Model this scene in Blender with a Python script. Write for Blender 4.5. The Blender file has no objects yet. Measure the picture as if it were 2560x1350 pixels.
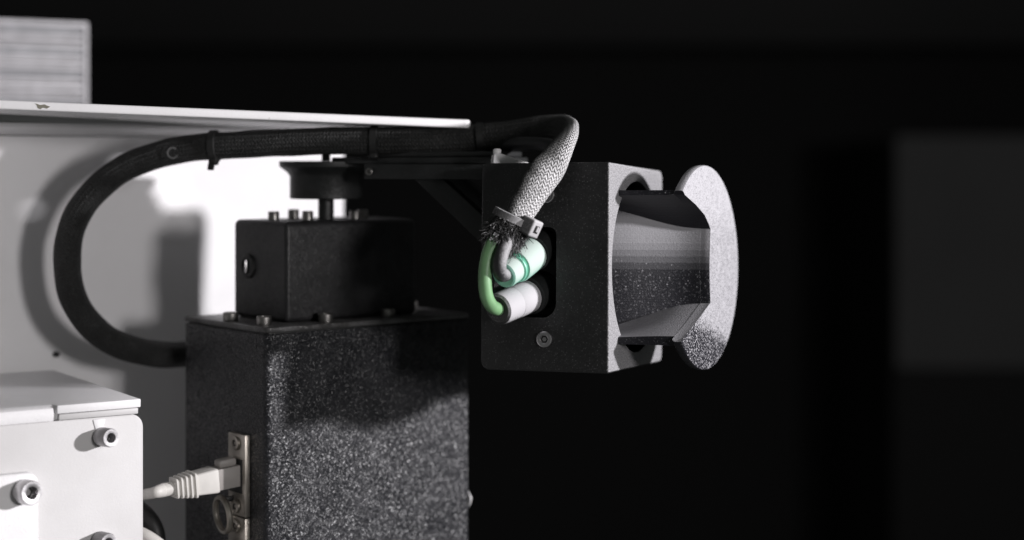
import bpy, bmesh, math, random
from mathutils import Vector, Matrix
random.seed(7)
R = math.radians
MM = 0.001
scene = bpy.context.scene
COL = scene.collection

# ------------------------------------------------------------------ camera
FPX, PW, PH, HOR = 4200.0, 2560.0, 1350.0, 400.0     # focal length in photo pixels, photo size, eye-level row
cam_d = bpy.data.cameras.new('camera')
cam = bpy.data.objects.new('camera', cam_d); COL.objects.link(cam)
cam.rotation_euler = (R(90), 0, 0)
cam_d.sensor_width = 36.0
cam_d.lens = 36.0*FPX/PW
cam_d.shift_y = -(PH/2-HOR)/PW
cam_d.clip_start = 0.02; cam_d.clip_end = 50
cam_d.dof.use_dof = True
cam_d.dof.focus_distance = 0.806
cam_d.dof.aperture_fstop = 3.6
scene.camera = cam

# ------------------------------------------------------------------ world, lamps, exposure
w = bpy.data.worlds.new('World'); scene.world = w; w.use_nodes = True
bg = w.node_tree.nodes['Background']
bg.inputs[0].default_value = (0.97, 1.0, 0.97, 1); bg.inputs[1].default_value = 0.085
vs = scene.view_settings
vs.view_transform = 'Standard'; vs.look = 'None'; vs.gamma = 1; vs.exposure = 0; vs.use_curve_mapping = False

def lamp(name, psi, el, dist, size, power, color, target):
    d = bpy.data.lights.new(name, 'AREA'); d.shape = 'DISK'; d.size = size
    d.energy = power; d.color = color
    o = bpy.data.objects.new(name, d); COL.objects.link(o)
    L = Vector((math.cos(R(el))*math.cos(R(psi)), -math.cos(R(el))*math.sin(R(psi)), math.sin(R(el))))
    o.location = Vector(target) + L*dist
    o.rotation_euler = L.to_track_quat('Z', 'Y').to_euler()
    return o
TGT = (-0.05, 0.86, -0.07)
KEY_AT = Vector((1.016, 0.560, 0.102))
k_ = lamp('key_lamp', 0, 0, 1, 0.05, 18.0, (1.0, 0.975, 1.0), TGT)
k_.location = KEY_AT; k_.rotation_euler = (KEY_AT-Vector(TGT)).to_track_quat('Z', 'Y').to_euler()
lamp('fill_lamp', 52, 7, 1.6, 0.22, 8.2, (1.0, 0.965, 0.965), TGT)

# ------------------------------------------------------------------ helpers
def P(px, py, Y):
    """a place given by where it stands in the picture and how far away (mm) it is -> metres"""
    return Vector(((px-PW/2)/FPX*Y, Y, (HOR-py)/FPX*Y))*MM

def tag(o, label=None, cat=None, group=None, kind=None):
    if label: o['label'] = label
    if cat: o['category'] = cat
    if group: o['group'] = group
    if kind: o['kind'] = kind
    return o

def thing(name, label, cat, mat=None, group=None):
    o = bpy.data.objects.new(name, None); COL.objects.link(o)
    o.empty_display_size = 0.02
    if mat is not None: o.matrix_world = mat
    return tag(o, label, cat, group)

def frame(origin, ex, ey):
    ex = Vector(ex).normalized(); ez = ex.cross(Vector(ey)).normalized(); ey = ez.cross(ex)
    m = Matrix.Identity(4)
    for i, a in enumerate((ex, ey, ez)):
        for k in range(3): m[k][i] = a[k]
    for k in range(3): m[k][3] = origin[k]
    return m

def finish(name, me, mat, parent, smooth=35):
    if smooth:
        for p in me.polygons: p.use_smooth = True
        me.set_sharp_from_angle(angle=R(smooth))
    me.materials.append(mat)
    o = bpy.data.objects.new(name, me); COL.objects.link(o)
    if parent is not None: o.parent = parent
    return o

def obj(name, bm, mat, parent=None, smooth=35):
    bmesh.ops.recalc_face_normals(bm, faces=bm.faces[:])
    me = bpy.data.meshes.new(name); bm.to_mesh(me); bm.free()
    return finish(name, me, mat, parent, smooth)

def box_bm(lo, hi, bev=0.0, seg=2, m=None):
    """lo, hi in mm"""
    bm = bmesh.new()
    vs_ = [bm.verts.new(Vector((x, y, z))*MM) for x in (lo[0], hi[0]) for y in (lo[1], hi[1]) for z in (lo[2], hi[2])]
    for q in ((0,1,3,2),(4,6,7,5),(0,4,5,1),(2,3,7,6),(0,2,6,4),(1,5,7,3)):
        bm.faces.new([vs_[i] for i in q])
    if bev: bmesh.ops.bevel(bm, geom=bm.edges[:], offset=bev*MM, segments=seg, profile=0.5, affect='EDGES')
    if m is not None: bm.transform(m)
    return bm

def rrect(x0, x1, y0, y1, r, n=6, rs=None):
    """rounded rectangle, counter-clockwise from lower left; rs = radii ll, lr, ur, ul"""
    rs = rs or (r, r, r, r); pts = []
    for (cx, cy, a0, rr) in ((x0, y0, 180, rs[0]), (x1, y0, 270, rs[1]), (x1, y1, 0, rs[2]), (x0, y1, 90, rs[3])):
        sx = 1 if cx == x0 else -1; sy = 1 if cy == y0 else -1
        ccx, ccy = cx+sx*rr, cy+sy*rr
        for k in range(n+1):
            a = R(a0+90*k/n)
            pts.append((ccx+rr*math.cos(a), ccy+rr*math.sin(a)))
            if rr < 1e-6: break
    return pts

def prism_bm(pts, h0, h1, axis='z', bev=0.0, seg=2):
    """extrude a 2-D outline (mm); axis z: (x,y), axis y: (x,z), axis x: (y,z)"""
    def v(p, h):
        return Vector({'z': (p[0], p[1], h), 'y': (p[0], h, p[1]), 'x': (h, p[0], p[1])}[axis])*MM
    bm = bmesh.new()
    a = [bm.verts.new(v(p, h0)) for p in pts]; b = [bm.verts.new(v(p, h1)) for p in pts]
    bm.faces.new(a); bm.faces.new(b[::-1]); n = len(pts)
    for i in range(n): bm.faces.new((a[i], b[i], b[(i+1) % n], a[(i+1) % n]))
    bmesh.ops.recalc_face_normals(bm, faces=bm.faces[:])
    if bev:
        es = [e for e in bm.edges if len(e.link_faces) == 2 and e.calc_face_angle() > R(60)]
        bmesh.ops.bevel(bm, geom=es, offset=bev*MM, segments=seg, profile=0.5, affect='EDGES')
    return bm

def lathe_bm(prof, n=32, m=None, cap=True):
    """revolve (radius, height) mm about z"""
    bm = bmesh.new(); rings = []
    for r, h in prof:
        rings.append([bm.verts.new(Vector((r*math.cos(2*math.pi*k/n), r*math.sin(2*math.pi*k/n), h))*MM) for k in range(n)])
    for a, b in zip(rings, rings[1:]):
        for k in range(n): bm.faces.new((a[k], a[(k+1) % n], b[(k+1) % n], b[k]))
    if cap: bm.faces.new(rings[0][::-1]); bm.faces.new(rings[-1])
    if m is not None: bm.transform(m)
    return bm

def along(o, d):
    """matrix taking z to direction d at o (metres)"""
    return Matrix.Translation(Vector(o)) @ Vector(d).to_track_quat('Z', 'Y').to_matrix().to_4x4()

def catmull(pts, per=14):
    n = len(pts); out = []
    for i in range(n-1):
        p0 = pts[max(i-1, 0)]; p1 = pts[i]; p2 = pts[i+1]; p3 = pts[min(i+2, n-1)]
        for k in range(per):
            t = k/per
            out.append(0.5*((2*p1)+(p2-p0)*t+(2*p0-5*p1+4*p2-p3)*t*t+(3*p1-p0-3*p2+p3)*t*t*t))
    out.append(pts[-1].copy()); return out

def lerp_list(vals, u):
    n = len(vals)-1; x = max(0, min(n-1e-6, u*n)); i = int(x); f = x-i
    f = f*f*(3-2*f)
    return vals[i]*(1-f)+vals[i+1]*f

def sweep(name, pts, rad, mat, parent=None, per=14, nr=28, wide=None, smooth=60, shape=None, cap=True, from_end=False):
    """tube along control points (metres). rad: list of (a, b) mm or floats per control point; wide: Vector per control point"""
    path = catmull([Vector(p) for p in pts], per); N = len(path); nc = len(pts)
    ra = [(r, r) if not isinstance(r, tuple) else r for r in (rad if isinstance(rad, list) else [rad]*nc)]
    me = bpy.data.meshes.new(name); V = []; F = []; UV = []
    ref = None; L = 0.0; lens = []
    for i, p in enumerate(path):
        t = (path[min(i+1, N-1)]-path[max(i-1, 0)]).normalized()
        if wide: ref = lerp_list(wide, i/(N-1)).copy()
        elif ref is None: ref = Vector((0, 1, 0)) if abs(t.y) < 0.8 else Vector((1, 0, 0))
        ref = (ref-t*ref.dot(t)).normalized(); bn = t.cross(ref)
        if i: L += (p-path[i-1]).length
        lens.append(L)
        a = lerp_list([q[0] for q in ra], i/(N-1))*MM; b = lerp_list([q[1] for q in ra], i/(N-1))*MM
        for k in range(nr):
            th = 2*math.pi*k/nr
            s = shape(i/(N-1), th, L) if shape else 1.0
            V.append(p+ref*(a*s*math.cos(th))+bn*(b*s*math.sin(th)))
    for i in range(N-1):
        for k in range(nr):
            F.append((i*nr+k, i*nr+(k+1) % nr, (i+1)*nr+(k+1) % nr, (i+1)*nr+k))
            UV.append(((k/nr, lens[i]), ((k+1)/nr, lens[i]), ((k+1)/nr, lens[i+1]), (k/nr, lens[i+1])))
    if cap:
        F.append(tuple(range(nr))[::-1]); UV.append([(0, 0)]*nr)
        F.append(tuple((N-1)*nr+k for k in range(nr))); UV.append([(0, L)]*nr)
    if from_end: UV = [[(a, b-L) for a, b in f] for f in UV]
    me.from_pydata(V, [], F)
    uvl = me.uv_layers.new(name='UVMap'); j = 0
    for f in UV:
        for uv in f: uvl.data[j].uv = uv; j += 1
    return finish(name, me, mat, parent, smooth), path

def boolean(o, cutter_bm, mode='DIFFERENCE'):
    cme = bpy.data.meshes.new('cut'); bmesh.ops.recalc_face_normals(cutter_bm, faces=cutter_bm.faces[:]); cutter_bm.to_mesh(cme); cutter_bm.free()
    c = bpy.data.objects.new('cut', cme); COL.objects.link(c)
    par = o.parent; o.parent = None
    md = o.modifiers.new('b', 'BOOLEAN'); md.operation = mode; md.object = c; md.solver = 'EXACT'
    dg = bpy.context.evaluated_depsgraph_get(); dg.update()
    me = bpy.data.meshes.new_from_object(o.evaluated_get(dg))
    o.modifiers.clear(); o.data = me; o.parent = par
    bpy.data.objects.remove(c); bpy.data.meshes.remove(cme)
    for p in me.polygons: p.use_smooth = True
    me.set_sharp_from_angle(angle=R(30))
    return o

def clone(root, parent=None):
    c = root.copy(); COL.objects.link(c); c.parent = parent
    for ch in list(root.children): clone(ch, c)
    return c

# ------------------------------------------------------------------ materials
class NT:
    def __init__(s, name):
        s.m = bpy.data.materials.new(name); s.m.use_nodes = True
        s.t = s.m.node_tree; s.b = s.t.nodes['Principled BSDF']
    def n(s, typ, **kw):
        nd = s.t.nodes.new(typ)
        for k, v in kw.items(): setattr(nd, k, v)
        return nd
    def link(s, a, b): s.t.links.new(a, b)
    def val(s, sock, v):
        if hasattr(v, 'is_linked') or isinstance(v, bpy.types.NodeSocket): s.link(v, sock)
        else: sock.default_value = v
    def math(s, op, a, b=0.0, c=0.0, clamp=False):
        nd = s.n('ShaderNodeMath', operation=op, use_clamp=clamp)
        s.val(nd.inputs[0], a); s.val(nd.inputs[1], b)
        if op in ('MULTIPLY_ADD', 'SMOOTH_MIN'): s.val(nd.inputs[2], c)
        return nd.outputs[0]
    def step(s, v, lo, hi, t0=0.0, t1=1.0):
        nd = s.n('ShaderNodeMapRange', interpolation_type='SMOOTHSTEP')
        s.val(nd.inputs[0], v)
        for i, x in enumerate((lo, hi, t0, t1)): s.val(nd.inputs[i+1], x)
        return nd.outputs[0]
    def coord(s): return s.n('ShaderNodeTexCoord').outputs['Object']
    def noise(s, scale, detail=3, rough=0.55, vec=None, dist=0.0):
        nd = s.n('ShaderNodeTexNoise'); nd.inputs['Scale'].default_value = scale
        nd.inputs['Detail'].default_value = detail; nd.inputs['Roughness'].default_value = rough; nd.inputs['Distortion'].default_value = dist
        s.link(vec or s.coord(), nd.inputs['Vector']); return nd.outputs['Fac']
    def voro(s, scale, feature='F1', vec=None, out='Distance'):
        nd = s.n('ShaderNodeTexVoronoi', feature=feature); nd.inputs['Scale'].default_value = scale
        s.link(vec or s.coord(), nd.inputs['Vector']); return nd.outputs[out]
    def mix(s, f, a, b):
        nd = s.n('ShaderNodeMix', data_type='RGBA'); s.val(nd.inputs[0], f)
        for sk, v in ((nd.inputs[6], a), (nd.inputs[7], b)):
            if isinstance(v, bpy.types.NodeSocket): s.link(v, sk)
            else: sk.default_value = (*v, 1) if len(v) == 3 else v
        return nd.outputs[2]
    def bump(s, h, dist, strength=1.0, normal=None):
        nd = s.n('ShaderNodeBump'); nd.inputs['Strength'].default_value = strength; nd.inputs['Distance'].default_value = dist
        s.link(h, nd.inputs['Height'])
        if normal is not None: s.link(normal, nd.inputs['Normal'])
        return nd.outputs[0]
    def ndot(s, d):
        g = s.n('ShaderNodeNewGeometry'); nd = s.n('ShaderNodeVectorMath', operation='DOT_PRODUCT')
        s.link(g.outputs['True Normal'], nd.inputs[0]); nd.inputs[1].default_value = Vector(d).normalized()
        return nd.outputs['Value']
    def xyz(s):
        nd = s.n('ShaderNodeSeparateXYZ'); s.link(s.coord(), nd.inputs[0]); return nd.outputs
    def set(s, **kw):
        for k, v in kw.items():
            sk = s.b.inputs[k.replace('_', ' ')]
            if isinstance(v, bpy.types.NodeSocket): s.link(v, sk)
            else: sk.default_value = (*v, 1) if isinstance(v, tuple) and len(v) == 3 else v
        return s.m

DUST = (0.62, 0.61, 0.635)

def powder_coat(name, base=(0.013, 0.013, 0.0145), speck=0.2, dust_dir=None, dust_lo=0.2, dust_hi=0.8, dust_amt=1.0, grain=900, facet=0.5, fine=0.05, rough=0.34, bumpd=0.0001, spec=0.5):
    """black textured powder coat: hard glinting grains plus a little settled dust; dust_dir = side the dust has blown onto"""
    t = NT(name)
    vn = t.n('ShaderNodeTexVoronoi'); vn.inputs['Scale'].default_value = grain; t.link(t.coord(), vn.inputs['Vector'])
    sc = t.n('ShaderNodeSeparateColor'); t.link(vn.outputs['Color'], sc.inputs[0])
    g2 = t.noise(grain*1.6, 4, 0.6); g3 = t.noise(55, 3)
    cell = t.math('MULTIPLY', t.step(t.math('ADD', sc.outputs[0], t.math('MULTIPLY', t.math('SUBTRACT', g3, 0.5), 0.5)), 0.5, 1.0), t.step(vn.outputs['Distance'], 0.55, 0.1))
    fl = t.math('MULTIPLY', t.math('POWER', cell, 1.4), speck)
    film = t.math('MULTIPLY', t.step(g3, 0.25, 0.8), fine)
    d = t.math('MAXIMUM', fl, film)
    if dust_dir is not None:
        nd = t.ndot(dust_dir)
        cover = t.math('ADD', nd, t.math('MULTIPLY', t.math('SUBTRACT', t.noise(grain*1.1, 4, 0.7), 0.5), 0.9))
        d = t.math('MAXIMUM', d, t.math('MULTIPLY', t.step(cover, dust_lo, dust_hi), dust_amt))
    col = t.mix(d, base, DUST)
    # every grain leans its own way
    ctr = t.n('ShaderNodeVectorMath', operation='SUBTRACT'); t.link(vn.outputs['Color'], ctr.inputs[0]); ctr.inputs[1].default_value = (0.5, 0.5, 0.5)
    scl = t.n('ShaderNodeVectorMath', operation='SCALE'); t.link(ctr.outputs[0], scl.inputs[0]); scl.inputs['Scale'].default_value = facet
    add = t.n('ShaderNodeVectorMath', operation='ADD'); t.link(scl.outputs[0], add.inputs[0]); t.link(t.bump(g2, bumpd), add.inputs[1])
    nrm = t.n('ShaderNodeVectorMath', operation='NORMALIZE'); t.link(add.outputs[0], nrm.inputs[0])
    return t.set(Base_Color=col, Roughness=t.math('ADD', t.math('MULTIPLY_ADD', d, 0.5, rough-0.07), t.math('MULTIPLY', t.noise(28, 5, 0.65), 0.14)), Normal=nrm.outputs[0], Specular_IOR_Level=spec)

def white_paint(name, base=(0.80, 0.79, 0.80), dirt=0.25, bumpd=0.00005):
    t = NT(name)
    n1 = t.noise(900, 3); n2 = t.noise(24, 5, 0.65); n3 = t.noise(2200, 2)
    spots = t.math('MULTIPLY', t.step(t.noise(420, 2, 0.6), 0.70, 0.76), t.step(n2, 0.45, 0.65))
    f = t.math('ADD', t.math('MULTIPLY', t.step(n2, 0.42, 0.8), 0.22*dirt), t.math('MULTIPLY', spots, dirt), clamp=True)
    col = t.mix(f, base, (0.36, 0.34, 0.32))
    return t.set(Base_Color=col, Roughness=t.math('MULTIPLY_ADD', n2, 0.2, 0.38), Normal=t.bump(t.math('ADD', n1, n3), bumpd))

def simple(name, base, rough=0.5, metal=0.0, grain=0.0, gscale=900, var=0.15, spec=0.5):
    t = NT(name)
    n = t.noise(gscale, 3); n2 = t.noise(90, 4)
    dark = tuple(c*(1-var) for c in base); lite = tuple(min(1, c*(1+var)) for c in base)
    col = t.mix(t.step(n2, 0.3, 0.7), dark, lite)
    kw = dict(Base_Color=col, Roughness=t.math('MULTIPLY_ADD', n, 0.2, rough-0.1), Metallic=metal, Specular_IOR_Level=spec)
    if grain: kw['Normal'] = t.bump(n, grain)
    return t.set(**kw)

M = {}
M['tower'] = powder_coat('black_powder_coat', speck=0.22, fine=0.03, base=(0.014, 0.0145, 0.017), grain=1500, facet=0.84, rough=0.28, bumpd=0.00012, spec=0.32)
M['motor'] = powder_coat('black_motor_paint', base=(0.012, 0.012, 0.013), speck=0.08, fine=0.03, grain=1100, facet=0.14, rough=0.45)
M['arm'] = powder_coat('black_arm_paint', base=(0.011, 0.012, 0.012), speck=0.06, fine=0.02, grain=1100, facet=0.15, rough=0.48)
U_ = (0.937, -0.350, 0.05)
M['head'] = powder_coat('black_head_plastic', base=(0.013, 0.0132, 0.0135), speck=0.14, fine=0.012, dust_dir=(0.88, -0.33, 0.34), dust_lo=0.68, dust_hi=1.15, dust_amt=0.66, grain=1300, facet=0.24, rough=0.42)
M['white'] = white_paint('white_paint')
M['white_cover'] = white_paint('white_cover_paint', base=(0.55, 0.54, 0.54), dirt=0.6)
M['white_dusty'] = white_paint('white_paint_dusty', dirt=0.6, bumpd=0.0001)
M['steel'] = simple('zinc_steel', (0.55, 0.54, 0.55), 0.34, 1.0, 0.00004)
M['steel_dark'] = simple('dull_steel', (0.30, 0.29, 0.28), 0.42, 1.0, 0.00004)
M['steel_dusty'] = simple('dusty_steel', (0.42, 0.41, 0.42), 0.55, 0.6, 0.00015, 1400, 0.3)
M['recess'] = simple('dark_recess', (0.012, 0.012, 0.012), 0.6)
M['nickel'] = simple('nickel_flange', (0.40, 0.37, 0.33), 0.38, 0.9, 0.00002)
M['green'] = simple('green_cable_jacket', (0.175, 0.34, 0.165), 0.45, 0, 0.00003, 700, 0.12)
M['teal'] = simple('teal_connector_plastic', (0.22, 0.60, 0.44), 0.42, 0, 0.00003, 700, 0.1)
M['ptie'] = simple('black_nylon', (0.014, 0.014, 0.014), 0.5)
M['lan'] = simple('pale_grey_vinyl', (0.60, 0.58, 0.55), 0.5, 0, 0.00003, 800, 0.06)
M['lan_dark'] = simple('grey_plug_plastic', (0.30, 0.28, 0.265), 0.5, 0, 0.00003, 800, 0.08)
M['rubber'] = simple('black_rubber', (0.012, 0.012, 0.012), 0.5, 0, 0.00005)

def dusty(name, base, lo, hi, amt, d=(0.8, -0.25, 0.5), ns=1500, rough=0.6, jit=1.0, col=(0.74, 0.73, 0.75)):
    t = NT(name)
    n = t.noise(ns, 4, 0.7)
    cover = t.math('ADD', t.ndot(d), t.math('MULTIPLY', t.math('SUBTRACT', n, 0.5), jit))
    f = t.math('MULTIPLY', t.step(cover, lo, hi), amt)
    return t.set(Base_Color=t.mix(f, base, col), Roughness=t.math('MULTIPLY_ADD', f, 0.3, rough-0.1), Normal=t.bump(n, 0.00012))
M['teal_dusty'] = dusty('teal_plastic_with_dust', (0.24, 0.52, 0.41), 0.0, 0.8, 0.85, jit=0.6, col=(0.52, 0.575, 0.545))
M['conn_dusty'] = dusty('black_plastic_with_thick_dust', (0.03, 0.03, 0.03), -0.35, 0.45, 0.93, jit=1.0, ns=900, col=(0.50, 0.49, 0.51))
M['cable_dusty'] = dusty('black_cable_with_dust', (0.02, 0.02, 0.022), 0.1, 1.1, 0.45, jit=1.3, ns=1100)
M['fray'] = dusty('black_fibre_with_dust', (0.012, 0.012, 0.012), 0.55, 1.3, 0.5, jit=0.9)
M['tie_dusty'] = dusty('black_nylon_with_dust', (0.02, 0.02, 0.02), -0.5, 0.9, 0.62, jit=0.9)

def sleeve_mat():
    t = NT('braided_sleeve')
    uv = t.n('ShaderNodeTexCoord').outputs['UV']; sp = t.n('ShaderNodeSeparateXYZ'); t.link(uv, sp.inputs[0])
    u, v = sp.outputs[0], sp.outputs[1]
    col_ = t.math('MULTIPLY', u, 18.0)
    fr = t.math('FRACT', col_)
    tri = t.math('MULTIPLY', t.math('ABSOLUTE', t.math('SUBTRACT', fr, 0.5)), 2.0)       # 1 at column edges, 0 in the middle
    jit = t.math('MULTIPLY', t.math('SUBTRACT', t.noise(500, 2), 0.5), 1.1)
    ph = t.math('ADD', t.math('ADD', t.math('MULTIPLY', v, 1/0.00175), t.math('MULTIPLY', tri, 0.75)), jit)
    sn = t.math('SINE', t.math('MULTIPLY', ph, 2*math.pi))
    h = t.math('MULTIPLY_ADD', sn, 0.5, 0.5)
    groove = t.step(tri, 0.72, 1.0)
    h2 = t.math('SUBTRACT', h, t.math('MULTIPLY', groove, 0.5))
    n = t.noise(1600, 4, 0.7); nb = t.noise(60, 3)
    # how much dust has settled, by length along the sleeve (metres): only the drooping end is dusty
    along_ = t.step(v, -0.118, -0.096)
    side = t.step(t.math('ADD', t.ndot((0.75, -0.35, 0.5)), t.math('MULTIPLY', t.math('SUBTRACT', n, 0.5), 0.7)), -0.10, 0.58)
    crest = t.step(t.math('ADD', h2, t.math('MULTIPLY', t.math('SUBTRACT', n, 0.5), 1.3)), 0.12, 0.62)
    f = t.math('MULTIPLY', t.math('MULTIPLY', along_, side), t.math('MULTIPLY_ADD', crest, 0.60, 0.32))
    f2 = t.math('MAXIMUM', f, t.math('MULTIPLY', t.step(t.math('ADD', n, t.math('MULTIPLY', nb, 0.3)), 0.62, 0.95), 0.10))
    col = t.mix(f2, (0.014, 0.0145, 0.014), (0.80, 0.79, 0.80))
    return t.set(Base_Color=col, Roughness=0.62, Specular_IOR_Level=0.35, Normal=t.bump(t.math('ADD', h2, t.math('MULTIPLY', n, 0.4)), 0.00045))
M['sleeve'] = sleeve_mat()

def horn_mat():
    """printed black plastic; fine pale dust blown onto the end flange, on the upper half of the throat (its top fade is painted shade) and on the lower wall"""
    t = NT('printed_plastic_with_dust')
    x, y, z = t.xyz()
    n = t.noise(1300, 4, 0.7); n2 = t.noise(260, 3); fl = t.noise(1150, 2, 0.5)
    layer = t.noise(1, 2, 0.5, vec=None)
    lay = t.n('ShaderNodeTexWave', wave_type='BANDS', bands_direction='Z'); lay.inputs['Scale'].default_value = 260; lay.inputs['Distortion'].default_value = 0.4
    t.link(t.coord(), lay.inputs['Vector'])
    zmm = t.math('MULTIPLY', z, 1000.0); ymm = t.math('MULTIPLY', y, 1000.0)
    jz = t.math('MULTIPLY', t.math('SUBTRACT', n, 0.5), 14.0)
    # flange (faces +x of the head): full cover thinning towards the lower near rim
    facing = t.step(t.ndot((0.9, -0.44, 0.05)), 0.80, 0.93)
    lowrim = t.math('ADD', t.math('ADD', zmm, t.math('MULTIPLY', ymm, 0.25)), t.math('MULTIPLY', t.math('SUBTRACT', fl, 0.5), 34.0))
    cover = t.math('MULTIPLY', t.math('MULTIPLY', facing, t.step(lowrim, -72.0, -66.0)), t.math('ADD', t.step(t.math('ADD', t.math('MULTIPLY', n, 0.85), t.math('MULTIPLY', n2, 0.15)), 0.36, 0.60, 0.28, 0.95), t.step(zmm, -40.0, -10.0, 0.0, 0.25), clamp=True))
    fleck = t.math('MULTIPLY', t.step(fl, 0.55, 0.62), 0.8)
    cover = t.math('MAXIMUM', cover, t.math('MULTIPLY', facing, fleck))
    # throat wall (faces the camera side): dust film in print-layer steps; its top fade paints the plate's shade
    back = t.step(t.ndot((-0.05, -1, 0)), 0.72, 0.85)
    st = t.math('ADD', t.math('FLOOR', t.math('DIVIDE', t.math('ADD', zmm, t.math('MULTIPLY', jz, 0.12)), 3.2)), 0.0)
    film = t.math('MULTIPLY', t.math('MULTIPLY', t.step(t.math('MULTIPLY', st, 3.2), -56.0, -36.0), 0.72), t.step(t.math('ADD', zmm, t.math('MULTIPLY', jz, 0.3)), -20.0, -27.0))
    wfl = t.math('MAXIMUM', t.math('MULTIPLY', t.step(t.voro(330), 0.14, 0.06), t.step(zmm, -72.0, -60.0)), t.math('MULTIPLY', t.step(fl, 0.58, 0.70), 0.35))
    wall = t.math('MULTIPLY', back, t.math('MAXIMUM', film, t.math('MULTIPLY', wfl, 0.8)))
    up = t.math('MULTIPLY', t.step(t.ndot((0, 0, 1)), 0.25, 0.6), t.math('MULTIPLY_ADD', n, 0.7, 0.45))
    d = t.math('MAXIMUM', t.math('MAXIMUM', cover, wall), up)
    d = t.math('MAXIMUM', d, t.math('MULTIPLY', t.step(fl, 0.66, 0.74), 0.08))
    col = t.mix(d, (0.014, 0.014, 0.018), (0.40, 0.395, 0.415))
    h = t.math('ADD', t.math('ADD', n, t.math('MULTIPLY', lay.outputs['Fac'], 0.15)), t.math('MULTIPLY', fl, 0.8))
    return t.set(Base_Color=col, Roughness=t.math('MULTIPLY_ADD', d, 0.35, 0.42), Specular_IOR_Level=0.3, Normal=t.bump(h, 0.00016))
M['horn'] = horn_mat()

def fin_mat():
    return simple('grey_aluminium_fin', (0.52, 0.51, 0.53), 0.6, 0.0, 0.00004, 500, 0.12)
M['fin'] = fin_mat()
M['fin2'] = simple('darker_fin', (0.40, 0.40, 0.42), 0.6, 0.0, 0.00004, 500, 0.12)

# ------------------------------------------------------------------ background
def plain(name, base, rough=0.8):
    t = NT(name); n = t.noise(3.0, 4)
    return t.set(Base_Color=t.mix(n, tuple(c*0.75 for c in base), tuple(c*1.25 for c in base)), Roughness=rough, Specular_IOR_Level=0.2)
bd = box_bm((-4000, 3400, -2600), (4000, 3440, 2600))
tag(obj('backdrop', bd, plain('dark_hall_wall', (0.002, 0.002, 0.002)), smooth=0), kind='structure')
bar = thing('brightening_bar', 'added dark beam crossing the blurred background along the top', 'bar', Matrix.Translation(P(1280, 95, 3000)))  # added bar, paler than the backdrop, in place of a soft brightening
obj('bar_face', box_bm((-1400, 0, 0), (1400, 60, 400), 4), plain('bar_tone', (0.007, 0.007, 0.007)), bar)
obj('bar_edge', box_bm((-1400, -50, -14), (1400, 110, -0.5), 3), plain('bar_edge_tone', (0.006, 0.006, 0.006)), bar)
cab = thing('background_cabinet', 'blurred dark grey cabinet far behind at the right edge', 'cabinet', Matrix.Translation(P(2232, 1350, 2900)))
obj('cabinet_body', prism_bm(rrect(0, 620, 0, 0, 0) if 0 else [(0, 0), (620, 0), (620, 400), (0, 400)], -700, 690, 'z', 6), plain('cabinet_side', (0.0015, 0.0015, 0.0015)), cab)
obj('cabinet_door', prism_bm(rrect(2, 600, 298, 698, 8), -14, -1, 'y', 3), plain('cabinet_door_grey', (0.03, 0.03, 0.03)), cab)

# ------------------------------------------------------------------ white rear panel, top plate, finned block, cover
EXP, EYP = Vector((0.766, 0.643, 0)), Vector((-0.643, 0.766, 0))
panel_o = Vector((-214.9, 946.1, 0))*MM
panel = thing('rear_panel', 'upright white sheet metal panel behind the black column', 'panel', frame(panel_o, EXP, EYP))
# local x along the sheet, y = 0 the lit face; right edge at photo x about 860
obj('sheet', box_bm((-210, 0, -330), (145, 3, 13), 0.6), M['white'], panel)
fl = bmesh.new()
prof = [(0.2, 13.2), (-16, 17.5), (-17, 19.5), (2, 15.5)]
obj('folded_flange', prism_bm([(a, b) for a, b in prof], -210, 145, 'x', 0.3), M['white'], panel)
obj('grommet', lathe_bm([(1.6, 0), (1.6, 2.2), (1.0, 2.8)], 16, along(Vector((-45, -0.2, -106.0))*MM, (0, -1, 0))), M['rubber'], panel)

fl_ = P(-260, 239, 782); fr_ = P(1179, 299.5, 862)
exq = (fr_-fl_).normalized()
plate = thing('top_plate', 'white sheet metal plate jutting out above the black braided cable', 'plate', frame(fr_, exq, (-exq.y, exq.x, 0.0)))
Lp = (fr_-fl_).length/MM
outl = rrect(-Lp, 0, 0, 330, 3, rs=(0.01, 3.5, 30, 0.01))
obj('sheet', prism_bm(outl, -4.3, 0, 'z', 0.9, 3), M['white_dusty'], plate)
chip = bmesh.new()
cp = fl_.lerp(fr_, (90+260)/(1179+260.0))
for k in range(9):
    a = random.uniform(-1, 1)
# bare chip in the paint of the front edge
pts = [(-3.4, -0.3), (-2.4, -0.9), (-1.9, -2.4), (-0.6, -2.9), (0.5, -2.1), (2.3, -2.5), (3.9, -1.5), (2.2, -1.0), (1.2, -0.5), (-0.8, -0.9), (-2.2, -0.4)]
xo = -Lp*(1-(90+260)/(1179+260.0))*1.01
obj('paint_chip', prism_bm([(xo+p[0], p[1]-0.7) for p in pts], -0.12, 0.4, 'y', 0.0), simple('bare_primer', (0.20, 0.19, 0.15), 0.7), plate, 0)

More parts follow.
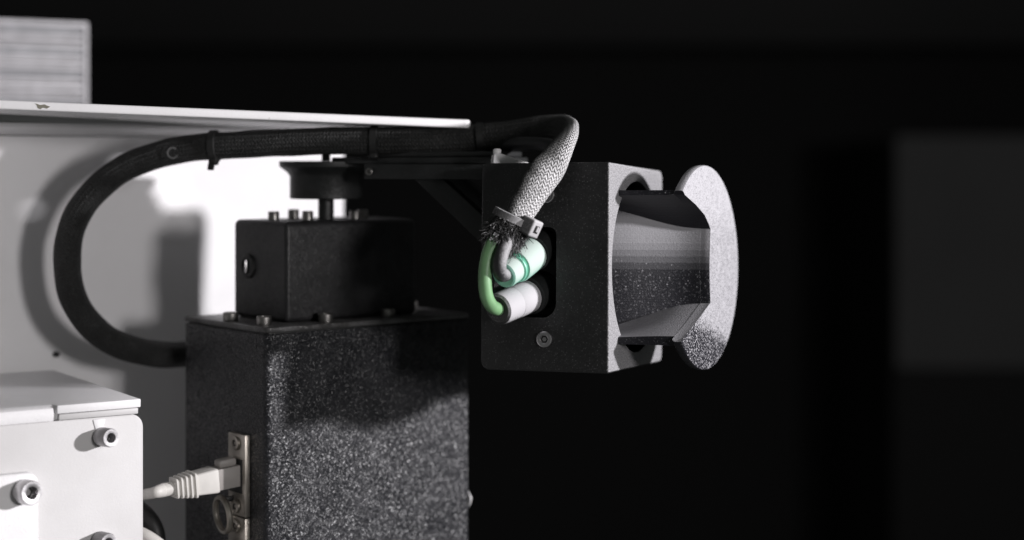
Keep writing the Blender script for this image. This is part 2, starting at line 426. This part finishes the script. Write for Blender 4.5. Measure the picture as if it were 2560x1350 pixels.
fin_root = thing('finned_block', 'blurred grey block of stacked horizontal fins standing on the white plate', 'heat sink', frame(P(208, 257, 1130), (0.86, 0.51, 0), (-0.51, 0.86, 0)))
loc = plate.matrix_world.inverted() @ P(208, 257, 1130)
zb = -loc.z/MM+0.05                                  # the block stands on the plate
NF = int((51.0-zb)/4.55)
for k in range(NF):
    z0 = zb+k*(51.0-zb)/NF
    o = obj('fin', box_bm((-200, random.uniform(-0.6, 0.5), z0+random.uniform(0.0, 0.3)), (0, 60, z0+random.uniform(3.2, 4.2)), 0.4, 1), M['fin'] if random.random() < 0.6 else M['fin2'], fin_root)
obj('end_cap', box_bm((0.2, -1.2, zb), (3.2, 61, 52.0), 0.8), M['fin'], fin_root)
obj('top_cover', box_bm((-200, -1.0, 51.2), (3.2, 61, 54.2), 0.8), M['fin'], fin_root)

# lower white cover box
EXC, EYC = Vector((0.839, 0.545, 0)), Vector((-0.545, 0.839, 0))
cov_o = Vector((-175.6, 800, 0))*MM
cover = thing('cover_box', 'white sheet metal cover box with socket screws at the lower left', 'cover', frame(cov_o, EXC, EYC))
fp = prism_bm(rrect(-150, 0, -330, -120.5, 5, rs=(0.01, 0.01, 6.5, 0.01)), 0, 3, 'y', 0.5, 2)
obj('front_plate', fp, M['white_cover'], cover)
obj('side_plate', box_bm((-7, 3.2, -330), (-4.4, 100, -121), 0.4), M['white_cover'], cover)
lid = prism_bm([(-150, 3.1), (-43.2, 3.1), (-42.4, -2.8), (-2.2, -2.8), (-2.2, 127), (-150, 127)], -117.2, -113.2, 'z', 0.5, 2)
obj('lid', lid, M['white_dusty'], cover)
obj('lid_skirt', prism_bm([(3.0, -113.3), (0.6, -113.5), (-1.2, -114.6), (-2.2, -117), (-1.6, -120.4), (3.0, -120.4)], -150, -43.8, 'x', 0.0), M['white_dusty'], cover)
obj('lid_lip', box_bm((-41.5, -2.6, -120.2), (-3.4, 0.6, -117.4), 0.4), M['white_cover'], cover)
obj('raised_bracket', prism_bm(rrect(-150, -51.5, -330, -142.5, 5, rs=(0.01, 0.01, 5.5, 0.01)), -4.2, -0.2, 'y', 0.7, 2), M['white_dusty'], cover)

def socket_screw(parent, base, d, r, h, mat, name='screw', knurl=False, n=30, depth=0.55):
    """cap screw: head with a hexagonal socket; base and d in the parent's space (mm / direction)"""
    o = obj(name, lathe_bm([(r*0.96, 0), (r, h*0.1), (r, h*0.88), (r*0.9, h), (r*0.56, h), (r*0.52, h-0.1), (r*0.50, h*(1-depth))], n, along(Vector(base)*MM, d)), mat, parent)
    bm = bmesh.new()
    m = along(Vector(base)*MM+Vector(d).normalized()*(h*(1-depth)*MM), d)
    hexv = [Vector((0.50*r*math.cos(R(60*k)), 0.50*r*math.sin(R(60*k)), 0.15))*MM for k in range(6)]
    vs1 = [bm.verts.new(m @ v) for v in hexv]; c = bm.verts.new(m @ Vector((0, 0, -0.2*MM)))
    for k in range(6): bm.faces.new((vs1[k], vs1[(k+1) % 6], c))
    obj('hex_socket', bm, M['recess'], o, 0)
    return o
socket_screw(cover, (-20.6, -0.1, -129.8), (0.16, -1, 0.05), 4.4, 9.5, M['steel_dusty'])
socket_screw(cover, (-21.5, -0.1, -178.5), (0.16, -1, 0.05), 4.4, 9.0, M['steel_dusty'])
socket_screw(cover, (-58.5, -4.3, -150.8), (0.16, -1, 0.05), 5.6, 8.5, M['steel'])
rib = prism_bm([(-24.8, -121.5), (-18.6, -121.5), (-20.0, -127.5), (-23.2, -127.5)], -0.55, 0.4, 'y', 0.5, 2)
obj('highlight_patch', rib, M['white'], cover)  # raised paler patch painting the soft highlight above the screw

# ------------------------------------------------------------------ black column (tower) and motor housing
EXT, EYT = Vector((0.766, 0.643, 0)), Vector((-0.643, 0.766, 0))
tow_o = Vector((-0.1464*826, 826, 0))*MM
TA, TB = 127.5, 81.0
tower = thing('column_enclosure', 'tall black powder-coated column speckled with pale dust', 'enclosure', frame(tow_o, EXT, EYT))
ZT = -82.6
obj('body', prism_bm(rrect(0, TA, 0, TB, 3.0, rs=(3.4, 1.2, 1.2, 1.2)), -330, ZT-3.4, 'z', 0.5, 2), M['tower'], tower)
obj('gasket', prism_bm(rrect(0.9, TA-0.9, 0.9, TB-0.9, 3.0), ZT-3.4, ZT-2.5, 'z'), M['rubber'], tower)
obj('lid', prism_bm(rrect(-0.2, TA+0.2, -0.2, TB+0.2, 3.0, rs=(3.6, 1.2, 1.2, 1.2)), ZT-2.5, ZT, 'z', 0.6, 2), powder_coat('black_lid_paint', base=(0.03, 0.029, 0.027), speck=0.15, fine=0.22, grain=1000, facet=0.25), tower)
for (x, y) in ((6, 44), (7.5, 14), (40, 7.5), (79, 7.5), (118, 40)):
    socket_screw(tower, (x, y, ZT+0.05), (0, 0, 1), 3.9, 4.4, M['steel_dark'])
obj('knob', lathe_bm([(5.2, 0), (5.0, 0.6), (1.6, 3.6), (1.0, 4.0)], 24, along(Vector((TA-0.2, 3.5, -183.5))*MM, (1, 0, 0))), M['white'], tower)

# sockets on the left face (local x = 0, normal -x)
def lan_socket(zc):
    f = obj('socket_flange', box_bm((-3.2, 14.5, zc-20.5), (-0.1, 31, zc+20.5), 0.5), M['nickel'], tower)
    obj('port', box_bm((-3.5, 17, zc-9), (-0.5, 30, zc+8), 0.3), M['recess'], f)
    for zz in (15.8, -15.8):
        socket_screw(f, (-3.2, 22.5, zc+zz), (-1, 0, 0), 3.4, 1.6, M['nickel'], 'flange_screw', depth=0.4)
    return f
zs = [-157.5, -199.0]
for z in zs: lan_socket(z)
ring_bm = bmesh.new()
cap = thing('dust_cap_ring', 'thin grey ring hanging below the pale network plug', 'ring', frame(tow_o+EXT*(-8.5*MM)+EYT*(27*MM)+Vector((0, 0, -177.5*MM)), EXT, EYT))
rm = along((0, 0, 0), (1, -0.1, 0.1))
obj('ring', lathe_bm([(7.9, -1.5), (9.5, -1.2), (10.0, 0), (9.5, 1.2), (7.9, 1.5), (7.4, 0), (7.9, -1.5)], 36, rm, cap=False), M['nickel'], cap)
obj('tether', box_bm((0.2, -1.2, 6.2), (5.6, 1.2, 8.6), 0.4), M['rubber'], cap)

mot_o = Vector((-0.1345*850, 850, 0))*MM
MA, MB_, ZM = 83.0, 52.0, -31.4
motor = thing('motor_housing', 'black box-shaped motor housing standing on the column lid', 'motor', frame(mot_o, EXT, EYT))
obj('housing', prism_bm(rrect(0, MA, 0, MB_, 3, rs=(2.4, 3, 3, 3)), ZT+0.02, ZM, 'z', 3.0, 4), M['motor'], motor)
plug = obj('round_plug', lathe_bm([(6.4, 0), (6.4, 1.2), (5.4, 1.8), (4.2, 1.8), (3.9, 0.6), (0.4, 0.5)], 28, along(Vector((0.05, 36, -55.5))*MM, (-1, 0, 0))), M['ptie'], motor)
obj('plug_slot', box_bm((-2.4, 35.2, -59.0), (-0.4, 36.6, -52.0), 0.3), M['steel'], plug)
for (x, y, h) in ((12, 31, 4.4), (26, 20, 4.6), (64, 24, 4.4), (52, 14, 4.4), (30, 40, 5.0)):
    obj('cap_screw', lathe_bm([(2.9, 0), (2.9, h*0.9), (2.6, h)], 20, along(Vector((x, y, ZM+0.02))*MM, (0, 0, 1))), M['steel_dark'], motor)
obj('drive_shaft', lathe_bm([(4.2, 0), (4.2, 13.5)], 28, along(Vector((41.5, 26, ZM+0.02))*MM, (0, 0, 1))), M['arm'], motor)

# ------------------------------------------------------------------ sensor head frame
hv = Vector((0.350, 0.937, -0.052)); hx = Vector((0.937, -0.350, 0.012))
head_o = P(1523, 404.5, 798)
HM = frame(head_o, hx, hv)
HW, HD, HH = 65.0, 95.0, 100.2
CY, CZ = 47.5, -50.0

# ------------------------------------------------------------------ swivel arm and hub
hub_c = mot_o+EXT*(41.5*MM)+EYT*(26*MM)
arm_dir = (HM @ (Vector((-HW, 47.5, 0))*MM)) - hub_c; arm_len = Vector((arm_dir.x, arm_dir.y, 0)).length/MM
ax = Vector((arm_dir.x, arm_dir.y, 0)).normalized()
arm = thing('swivel_arm', 'black swivel arm with round hub and diagonal strut carrying the sensor head', 'bracket', frame(Vector((hub_c.x, hub_c.y, 0)), ax, (-ax.y, ax.x, 0)))
obj('hub', lathe_bm([(18.4, -20.6), (19.2, -20.2), (19.2, -8.6), (20.6, -6.6), (24.6, -3.6), (24.9, -2.2), (24.9, -1.0), (24.4, -0.6)], 48), M['arm'], arm)
obj('centre_post', lathe_bm([(2.3, -0.5), (2.3, 6.0), (1.7, 6.6)], 18), M['arm'], arm)
obj('arm_plate', prism_bm([(10, -16), (arm_len*0.4, -20), (arm_len-0.6, -24), (arm_len-0.6, 24), (arm_len*0.4, 20), (10, 16)], -2.0, 1.4, 'z', 0.7), M['arm'], arm)
obj('raised_pad', prism_bm(rrect(arm_len*0.30, arm_len-0.8, -17, 16, 3), 1.5, 4.4, 'z', 0.8), M['arm'], arm)
obj('edge_rail', box_bm((arm_len*0.30, -24.4, -9.8), (arm_len-0.7, -21.2, -2.1), 0.5), M['arm'], arm)
def strut(y0, y1):
    pts = [(arm_len*0.47, -2.1), (arm_len*0.47+15, -2.1), (arm_len-0.6, -37), (arm_len-0.6, -52)]
    return prism_bm(pts, y0, y1, 'y', 0.5)
obj('strut', strut(-21, -13), M['arm'], arm)
obj('strut', strut(13, 21), M['arm'], arm)
obj('head_flange', box_bm((arm_len-3.4, -26, -60), (arm_len-0.5, 26, -2.2), 0.5), M['arm'], arm)
for x in (arm_len*0.33, arm_len-5):
    socket_screw(arm, (x, -24.4, -6.0), (0, -1, 0), 1.9, 1.5, M['steel_dark'])

# ------------------------------------------------------------------ sensor head
head = thing('scanning_sensor', 'black square sensor head with a dusty flanged horn on the right', 'sensor', HM)
hb = prism_bm(rrect(-HW, 0, -HH, 0, 1, rs=(4.5, 1.0, 1.0, 2.0)), 0, HD, 'y', 0.9, 3)
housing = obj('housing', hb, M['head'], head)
# round off the two far corners of the horn face
boolean(housing, lathe_bm([(42.6, -23.5), (42.6, 8)], 96, along(Vector((0, CY, CZ))*MM, (1, 0, 0))))
boolean(housing, prism_bm(rrect(-58, -26.3, -74.5, -31, 6, rs=(4, 7, 4, 4)), -5, 30, 'y'))
# keep only a rounded outline seen along the horn axis
boolean(housing, prism_bm(rrect(-0.01, HD+0.01, -HH-0.01, 0.01, 4, rs=(0.6, 7, 7, 0.6), n=8), -HW-5, 5, 'x'), 'INTERSECT')
housing.data.materials.clear(); housing.data.materials.append(M['head'])
bm2 = bmesh.new(); bm2.from_mesh(housing.data)
def frame_loop():
    return prism_bm(rrect(-57.7, -26.6, -74.2, -31.3, 6, rs=(4, 7, 4, 4)), 30.05, 31, 'y')
bm2.free()
for (x, z) in ((-31.0, -15.6), (-31.8, -84.7)):
    socket_screw(head, (x, -0.05, z), (0, -1, 0), 3.8, 1.6, M['steel'], depth=0.5)
obj('pocket_floor', frame_loop(), M['arm'], head)
# pale mounting block on top, behind the cable
mb = prism_bm([(-9, 0.25), (-8.6, 4.6), (-5.4, 5.2), (9, 0.7), (9, 0.25)], -3, 5, 'y', 0.3)
mb.transform(Matrix.Translation(Vector((-54.5, 11.5, 0))*MM) @ Matrix.Rotation(R(30), 4, 'Z'))
obj('mounting_wedge', mb, M['white_dusty'], head)
obj('wedge_screw', lathe_bm([(2.0, 0), (2.0, 2.2), (1.4, 2.8)], 20, along(Vector((-60.4, 8.6, 4.8))*MM, (0, 0, 1))), M['white_dusty'], head)

# horn: C-shaped section lofted along local x; open towards the camera side
def interp_notch(A, B, f): return [(a[0]*(1-f)+b[0]*f, a[1]*(1-f)+b[1]*f) for a, b in zip(A, B)]
def resample(top, bot, bulge, s_mid):
    out = list(top)
    n = 6
    (s0, t0), (s1, t1) = top[-1], bot[0]
    for k in range(1, n):
        f = k/n; out.append((s0+(s1-s0)*f-bulge*math.sin(math.pi*f), t0+(t1-t0)*f))
    return out+list(bot)
A = resample([(-32, 34.6), (-22, 34.2), (-16, 33.2), (-14, 32.0), (-12.5, 31.0)], [(-12.5, -32.6), (-14, -33.4), (-16, -34.0), (-22, -34.4), (-32, -34.6)], 2.0, 0)
B = resample([(-32, 34.6), (-16.5, 30.4), (-3.5, 25.7), (2.4, 21.6), (5.4, 18.8)], [(5.4, -17.6), (-2, -20.6), (-9, -23.6), (-19, -27.6), (-32, -32.5)], 1.4, 0)
outer = [(-32, -37), (20, -37), (36, -20), (36, 20), (20, 37), (-32, 37)]
XD0, XD1 = 31.0, 35.8
KD = 0.088                                     # the mouth plane is turned a little to the camera side
flare = [(-22, 0.0), (-12, 0.17), (-2, 0.37), (8, 0.63), (18, 0.86), (25, 0.955), (40, 1.0)]
def flare_at(x):
    for (x0, f0), (x1, f1) in zip(flare, flare[1:]):
        if x <= x1: u = (x-x0)/(x1-x0); return f0+(f1-f0)*u
NS = 20
stations = [(-22+(XD0+22)*k/NS, 0) for k in range(NS+1)]
stations = [(x, sum(flare_at(max(-22, min(39, x+d))) for d in (-4, -2, 0, 2, 4))/5) for x, _ in stations]
bm = bmesh.new(); rings = []
for x, f in stations:
    sec = interp_notch(A, B, f)+outer
    ks = KD*max(0, (x+5)/(XD0+5))
    rings.append([bm.verts.new(Vector((x+s*ks, CY+s, CZ+t))*MM) for s, t in sec])
nn = len(rings[0])
for a, b in zip(rings, rings[1:]):
    for k in range(nn): bm.faces.new((a[k], a[(k+1) % nn], b[(k+1) % nn], b[k]))
bm.faces.new(rings[0]); bm.faces.new(rings[-1][::-1])
horn = obj('horn_body', bm, M['horn'], head, 24)
# flange disc with the same notch
RD = 50.3
def disc_loop(x, dr):
    notch = interp_notch(A, B, 0.985 if x < XD1-0.5 else 1.0)
    a0 = math.atan2(-34.0, -36.5)+2*math.pi; a1 = math.atan2(36.0, -34.5)
    rim = []
    a_start = math.atan2(notch[-1][1]-1.2, notch[-1][0]-3.0); a_end = math.atan2(notch[0][1]+1.0, notch[0][0]-1.5)
    n = 64
    for k in range(n+1):
        an = a_start+(a_end-a_start)*k/n
        rim.append(((RD-dr)*math.cos(an), (RD-dr)*math.sin(an)))
    return [(x+s*KD, CY+s, CZ+t) for s, t in notch+rim]
bm = bmesh.new()
loops = [[bm.verts.new(Vector(p)*MM) for p in disc_loop(x, dr)] for x, dr in ((XD0-0.2, 1.6), (XD0+0.7, 0.3), (XD0+1.6, 0.0), (XD1-0.9, 0.0), (XD1-0.25, 0.35), (XD1, 1.1))]
nn = len(loops[0])
for a, b in zip(loops, loops[1:]):
    for k in range(nn): bm.faces.new((a[k], a[(k+1) % nn], b[(k+1) % nn], b[k]))
bm.faces.new(loops[0]); bm.faces.new(loops[-1][::-1])
obj('horn_flange', bm, M['horn'], head, 30)

# ------------------------------------------------------------------ braided sleeve
ctrl = [(560, 872, 938), (470, 884, 915), (400, 886, 901), (330, 873, 893), (265, 845, 887), (213, 797, 882), (180, 735, 880), (168, 665, 879), (173, 595, 879), (200, 525, 880), (250, 465, 880),
        (320, 416, 880), (410, 383, 878), (510, 367, 875), (620, 361, 872), (740, 355, 870), (860, 352, 869), (980, 352, 868), (1090, 350, 868), (1195, 346, 868),
        (1290, 336, 866), (1360, 324, 860), (1402, 322, 846), (1417, 333, 824), (1408, 356, 804), (1385, 397, 794), (1350, 452, 790), (1315, 507, 789), (1284, 556, 788.5)]
pts = [P(*c) for c in ctrl]
n_c = len(pts)
rad = []
for i in range(n_c):
    k = n_c-1-i
    rad.append({0: (6.4, 4.8), 1: (7.2, 5.0), 2: (7.9, 5.0), 3: (8.2, 4.6), 4: (7.8, 4.0), 5: (7.4, 3.4), 6: (7.6, 3.4), 7: (7.6, 4.0), 8: (7.8, 5.4), 9: (7.6, 6.6)}.get(k, (7.1, 7.1)))
wide = []
for i in range(n_c):
    k = n_c-1-i
    if k <= 4: wide.append(Vector((0.80, 0.16, 0.55)))
    elif k == 5: wide.append(Vector((0.62, 0.2, 0.7)))
    elif k == 6: wide.append(Vector((0.42, 0.1, 0.9)))
    elif k == 7: wide.append(Vector((0.25, 0.1, 0.95)))
    elif k <= 9: wide.append(Vector((0.05, 0.15, 1)))
    else:
        t = (pts[min(i+1, n_c-1)]-pts[max(i-1, 0)]).normalized()
        wide.append(t.cross(Vector((0, 1, 0))).normalized()*(-1))
for i in range(n_c-2, -1, -1):
    if wide[i].dot(wide[i+1]) < 0: wide[i] = -wide[i]
sl_root = thing('braided_cable', 'thick black braided cable looping left and hanging dusty in front of the sensor head', 'cable', None)
def lump(u, th, L): return 1+0.012*math.sin(L*300+2*th)+0.014*math.sin(L*170+1.3+3*th)
sleeve, spath = sweep('sleeve', pts, rad, M['sleeve'], sl_root, per=16, nr=40, wide=wide, shape=lump, from_end=True)
SLEN = sum((b-a).length for a, b in zip(spath, spath[1:]))
# frayed strands under the tie
bm = bmesh.new()
end = spath[-1]; tdir = (spath[-1]-spath[-4]).normalized()
Z3 = Vector((0, 0, 1))
def strand(p0, d0, L, curl, w_):
    seg = 6; p = p0.copy(); d = d0.normalized(); prev = None
    for k in range(seg+1):
        ww = w_*(1-0.5*k/seg)
        a = d.orthogonal().normalized(); b = d.cross(a)
        cur = [bm.verts.new(p+a*ww), bm.verts.new(p-a*0.5*ww+b*0.87*ww), bm.verts.new(p-a*0.5*ww-b*0.87*ww)]
        if prev:
            for q in range(3): bm.faces.new((prev[q], prev[(q+1) % 3], cur[(q+1) % 3], cur[q]))
        prev = cur
        d = (d+curl*(1.0/seg)+Vector((random.uniform(-.4, .4), random.uniform(-.4, .4), random.uniform(-.4, .4)))).normalized()
        p = p+d*(L/seg)
fa = Vector((0.93, 0.05, -0.36)).normalized(); fa = (fa-tdir*fa.dot(tdir)).normalized(); fb = tdir.cross(fa).normalized()
if fb.y > 0: fb = -fb                                              # fb points to the camera side
def ragged(u, th, L): return 1+0.16*math.sin(5*th+40*L/0.01)*u+0.10*math.sin(11*th)*u
core = [end-tdir*0.003, end+tdir*0.003, end+tdir*0.0075+Vector((-0.001, 0, 0)), end+tdir*0.0125+Vector((-0.002, -0.0005, 0))]
sweep('flared_end', core, [(6.6, 5.2), (7.6, 6.0), (8.4, 6.4), (6.2, 5.0)], M['fray'], sl_root, per=8, nr=44, shape=ragged, wide=[fa]*4)
def fibres(n, side, lens, wid, reach):
    for k in range(n):
        a = random.uniform(0, 2*math.pi)
        ca, sa = math.cos(a), math.sin(a)
        if side(ca, sa): continue
        f0 = random.uniform(-0.002, 0.010)
        base = end+tdir*f0+fa*(7.4*MM*ca)+fb*(5.9*MM*sa)+Vector((-0.0015, 0, 0))*(f0/0.01)
        outw = fa*ca+fb*sa
        strand(base, tdir*random.uniform(0.5, 1.2)+outw*random.uniform(0.1, reach), random.uniform(*lens)*MM, Vector((-0.15, -0.1, -0.7))+outw*random.uniform(-1.2, 0.5), random.uniform(*wid)*MM)
fibres(1300, lambda c, q: False, (2.5, 7), (0.2, 0.42), 0.75)
fibres(60, lambda c, q: c > -0.1, (4, 8), (0.14, 0.24), 1.5)
fray = obj('frayed_end', bm, M['fray'], sl_root, 60); tag(fray, kind='stuff')
bm = bmesh.new()
fibres(110, lambda c, q: c < 0.0, (5, 11), (0.15, 0.30), 0.7)
fibres(22, lambda c, q: False, (6, 12), (0.12, 0.22), 0.9)
fray2 = obj('dusty_fibres', bm, M['cable_dusty'], sl_root, 60); tag(fray2, kind='stuff')

# worn round mark on the sleeve
def near_px(px):
    return min(spath[:len(spath)*2//3], key=lambda p: abs(PW/2+FPX*p.x/p.y-px)+(1e5 if p.z < -0.02 else 0))
mk = near_px(432)
obj('round_mark', lathe_bm([(2.3, 0), (3.0, 0), (3.0, 0.25), (2.3, 0.25), (2.3, 0)], 24, along(mk+Vector((0.001, -0.0071, -0.001)), (0.1, -1, -0.1)), cap=False), simple('worn_print', (0.10, 0.10, 0.10), 0.7), sl_root)
hose2 = thing('inner_cable', 'thin black cable running under the braided sleeve above the sensor head', 'cable')
sweep('jacket', [P(1180, 366, 872), P(1250, 362, 867), P(1310, 360, 858), P(1358, 362, 846), P(1386, 370, 832), P(1392, 384, 817)], 3.6, M['cable_dusty'], hose2)

# ------------------------------------------------------------------ cable ties
def cable_tie(label, c, t, a, b, ra, rb, mat, bw=2.2, bt=0.55, head_at=0.0, tail=0.0, name='cable_tie', hs=(3.4, 2.8, 2.4)):
    """c centre (m), t axis along the cable, a/b ring axes, ra/rb mm"""
    t = t.normalized(); a = (a-t*a.dot(t)).normalized(); b = t.cross(a)
    root = thing(name, label, 'cable tie', frame(c, a, b), 'cable ties')
    bm = bmesh.new(); n = 44; rings = []
    for k in range(n):
        th = 2*math.pi*k/n; ca, sa = math.cos(th), math.sin(th)
        row = []
        for (dr, dz) in ((0, -bw), (bt*2, -bw*0.9), (bt*2, bw*0.9), (0, bw)):
            row.append(bm.verts.new(Vector(((ra+dr)*ca, (rb+dr)*sa, dz))*MM))
        rings.append(row)
    for k in range(n):
        A_, B_ = rings[k], rings[(k+1) % n]
        for q in range(4): bm.faces.new((A_[q], B_[q], B_[(q+1) % 4], A_[(q+1) % 4]))
    obj('band', bm, mat, root)
    hx_, hy_ = (ra+hs[2]*0.5)*math.cos(head_at), (rb+hs[2]*0.5)*math.sin(head_at)
    ang = math.atan2(hy_*ra/max(rb, .1), hx_)
    mrot = Matrix.Translation(Vector((hx_, hy_, 0))*MM) @ Matrix.Rotation(head_at, 4, 'Z')
    hd = box_bm((-hs[2], -hs[0], -hs[1]), (hs[2], hs[0], hs[1]), 0.9, 3, mrot)
    ho = obj('lock', hd, mat, root)
    return root, ho, mrot

def sl_at(f):
    i = int(f*(len(spath)-1)); return spath[i], (spath[min(i+2, len(spath)-1)]-spath[max(i-2, 0)]).normalized()
def nearest(px, lo=0, hi=1.0):
    best = None
    for i, p in enumerate(spath):
        f = i/(len(spath)-1)
        if not lo <= f <= hi: continue
        x = PW/2+FPX*p.x/p.y
        if best is None or abs(x-px) < best[0]: best = (abs(x-px), f)
    return best[1]
# three black ties along the horizontal run
for px, lbl, tail in ((537, 'black cable tie with hanging tail on the cable nearest the loop', True), (936, 'black cable tie on the cable under the white plate', False), (1203, 'black cable tie binding the cable beside the plate end', False)):
    c, t = sl_at(nearest(px, 0.4, 0.75))
    root, ho, mr = cable_tie(lbl, c, t, Vector((0, -0.4, -1)), None, 7.25, 7.25, M['ptie'], 1.9, 0.5, 0.0, hs=(2.4, 2.3, 2.0))
    if tail: obj('tail', box_bm((7.4, -1.0, -1.7), (13.5, 0.6, 1.7), 0.4, 2, Matrix.Rotation(0.1, 4, 'Y')), M['ptie'], root)
# dusty tie at the drooping end
c = P(1283, 546, 789); tt = (Vector((-0.42, 0.02, -0.91)))
root, ho, mr = cable_tie('dusty pale cable tie clamping the frayed end of the braided cable', c, tt, Vector((0.93, 0.0, -0.40)), None, 8.8, 7.4, M['tie_dusty'], 1.9, 0.6, R(33), hs=(4.3, 4.2, 3.6), name='cable_tie')
obj('lock_slot', box_bm((3.2, -2.0, -1.9), (3.68, 2.0, 1.9), 0.1, 1, mr), M['recess'], ho)
obj('tail_stub', box_bm((3.3, -0.9, -1.5), (4.3, 0.7, 1.1), 0.2, 1, mr), M['tie_dusty'], ho)

# ------------------------------------------------------------------ connectors and their cables
def connector_cable(name, label, a, b, prof_parts, cpts, crad, cmat):
    root = thing(name, label, 'cable')
    d = (b-a); m = along(a, d)
    for nm, prof, mat in prof_parts:
        obj(nm, lathe_bm(prof, 40, m), mat, root)
    sweep('jacket', cpts, crad, cmat, root, per=14, nr=28)
    return root
a1, b1 = P(1259, 689, 787), P(1352, 616, 817)
connector_cable('sensor_cable', 'dusty black cable entering the upper teal connector of the sensor head', a1, b1, [
    ('collar', [(3.6, 0.3), (5.4, 0), (6.2, 0.5), (6.5, 2), (6.6, 8.0), (6.3, 8.6)], M['teal_dusty']),
    ('sealing_ring', [(6.4, 8.6), (7.3, 8.8), (7.5, 9.4), (7.2, 9.7), (6.8, 9.8), (7.2, 9.9), (7.5, 10.2), (7.3, 10.6), (6.6, 10.9)], M['teal']),
    ('grip', [(6.6, 10.9), (8.0, 11.3), (8.4, 12.5), (8.4, 27), (7.6, 28)], M['teal_dusty']),
    ('mounting_ring', [(8.0, 28), (9.2, 28.2), (9.2, 40), (8, 41)], M['arm'])],
    [P(1285, 668, 799), P(1262, 687, 786), P(1250, 680, 779.5), P(1249, 658, 778), P(1256, 630, 780), P(1268, 600, 784), P(1278, 575, 787)], 3.3, M['cable_dusty'])
a2, b2 = P(1244, 774, 790), P(1348, 729, 818)
connector_cable('green_cable', 'bright green cable bending down into the lower dust-covered connector', a2, b2, [
    ('collar', [(3.8, 0.3), (6.2, 0), (7.4, 0.7), (7.7, 2.5), (7.8, 12)], M['conn_dusty']),
    ('grip', [(7.8, 12), (8.0, 12.3), (8.0, 25), (7.4, 26)], M['conn_dusty']),
    ('mounting_ring', [(8, 26), (9.2, 26.2), (9.2, 40), (8, 41)], M['arm'])],
    [P(1262, 768, 800), P(1243, 772, 789), P(1227, 762, 784), P(1216, 738, 781), P(1212, 700, 780), P(1215, 660, 781), P(1225, 622, 783), P(1245, 585, 786)], 3.15, M['green'])

# ------------------------------------------------------------------ network cables at the column's left face
def lan_cable(label, zc, path, ribs=True):
    root = thing('network_cable', label, 'cable', None, 'network cables')
    T = frame(tow_o, EXT, EYT)
    def W(x, y, z): return T @ (Vector((x, y, z))*MM)
    S = W(-1.0, 23.5, zc); axis = (W(-40, 27, zc-3.4)-S).normalized(); side = axis.cross(Vector((0, 0, 1))).normalized()
    m = frame(S, axis, -side) @ Matrix.Diagonal((0.93, 0.84, 0.84, 1))
    def put(nm, lo, hi, mat, par=root, bev=0.6): return obj(nm, box_bm(lo, hi, bev, 2, m), mat, par)
    body = put('plug_body', (0, -6.2, -6.2), (16, 6.2, 6.4), M['lan_dark'])
    put('latch_hood', (2.5, -4.2, 6.2), (13, 4.2, 11.0), M['lan_dark'], body, 1.6)
    bm = bmesh.new(); st = [(14.8, 6.8, 7.0), (16, 7.0, 7.2), (26, 6.5, 6.4), (38, 4.6, 4.4), (39, 4.3, 4.1)]
    rr = []
    for x, hy, hz in st:
        q = rrect(-hy, hy, -hz, hz, 1.4, 4); rr.append([bm.verts.new(m @ (Vector((x, p[0], p[1]-0.1))*MM)) for p in q])
    for a, b in zip(rr, rr[1:]):
        for k in range(len(a)): bm.faces.new((a[k], a[(k+1) % len(a)], b[(k+1) % len(a)], b[k]))
    bm.faces.new(rr[0]); bm.faces.new(rr[-1])
    boot = obj('strain_relief', bm, M['lan'], root)
    for k in range(5):
        x = 27+2.5*k; s_ = 6.9-0.16*(x-26)+0.3
        bm = bmesh.new(); rr = []
        for xx, g in ((x, -0.3), (x+0.25, 0.35), (x+1.25, 0.35), (x+1.5, -0.3)):
            q = rrect(-s_-g, s_+g, -s_-g, s_+g, 1.6, 4); rr.append([bm.verts.new(m @ (Vector((xx, p[0], p[1]-0.1))*MM)) for p in q])
        for a, b in zip(rr, rr[1:]):
            for i in range(len(a)): bm.faces.new((a[i], a[(i+1) % len(a)], b[(i+1) % len(a)], b[i]))
        bm.faces.new(rr[0]); bm.faces.new(rr[-1])
        obj('rib', bm, M['lan'], boot)
    e = m @ (Vector((38, 0, -0.1))*MM); e2 = m @ (Vector((44, 0, -0.1))*MM); e3 = m @ (Vector((50, 0.2, -0.4))*MM)
    sweep('jacket', [e, e2, e3]+path, [3.4, 3.4, 2.7]+[2.6]*len(path), M['lan'], root)
    return root
lan_cable('pale grey network cable plugged into the upper socket of the column', zs[0], [P(345, 1240, 862), P(300, 1262, 870), P(260, 1300, 874)])
lan_cable('pale grey network cable plugged into the lower of the two column sockets', zs[1], [P(370, 1440, 860), P(300, 1470, 868)])
hose = thing('black_hose', 'short black hose showing beside the white cover box edge', 'hose')
sweep('hose_wall', [P(330, 1262, 858), P(365, 1290, 852), P(388, 1330, 850), P(392, 1390, 850), P(390, 1450, 850)], 4.6, M['rubber'], hose)
wc = thing('white_cable', 'white cable emerging from behind the white cover box at the bottom', 'cable')
sweep('jacket', [P(300, 1315, 845), P(355, 1336, 838), P(400, 1365, 836), P(460, 1420, 838)], 3.4, M['lan'], wc)

# ------------------------------------------------------------------ render settings
scene.render.engine = 'CYCLES'
scene.cycles.max_bounces = 6
scene.cycles.use_denoising = True
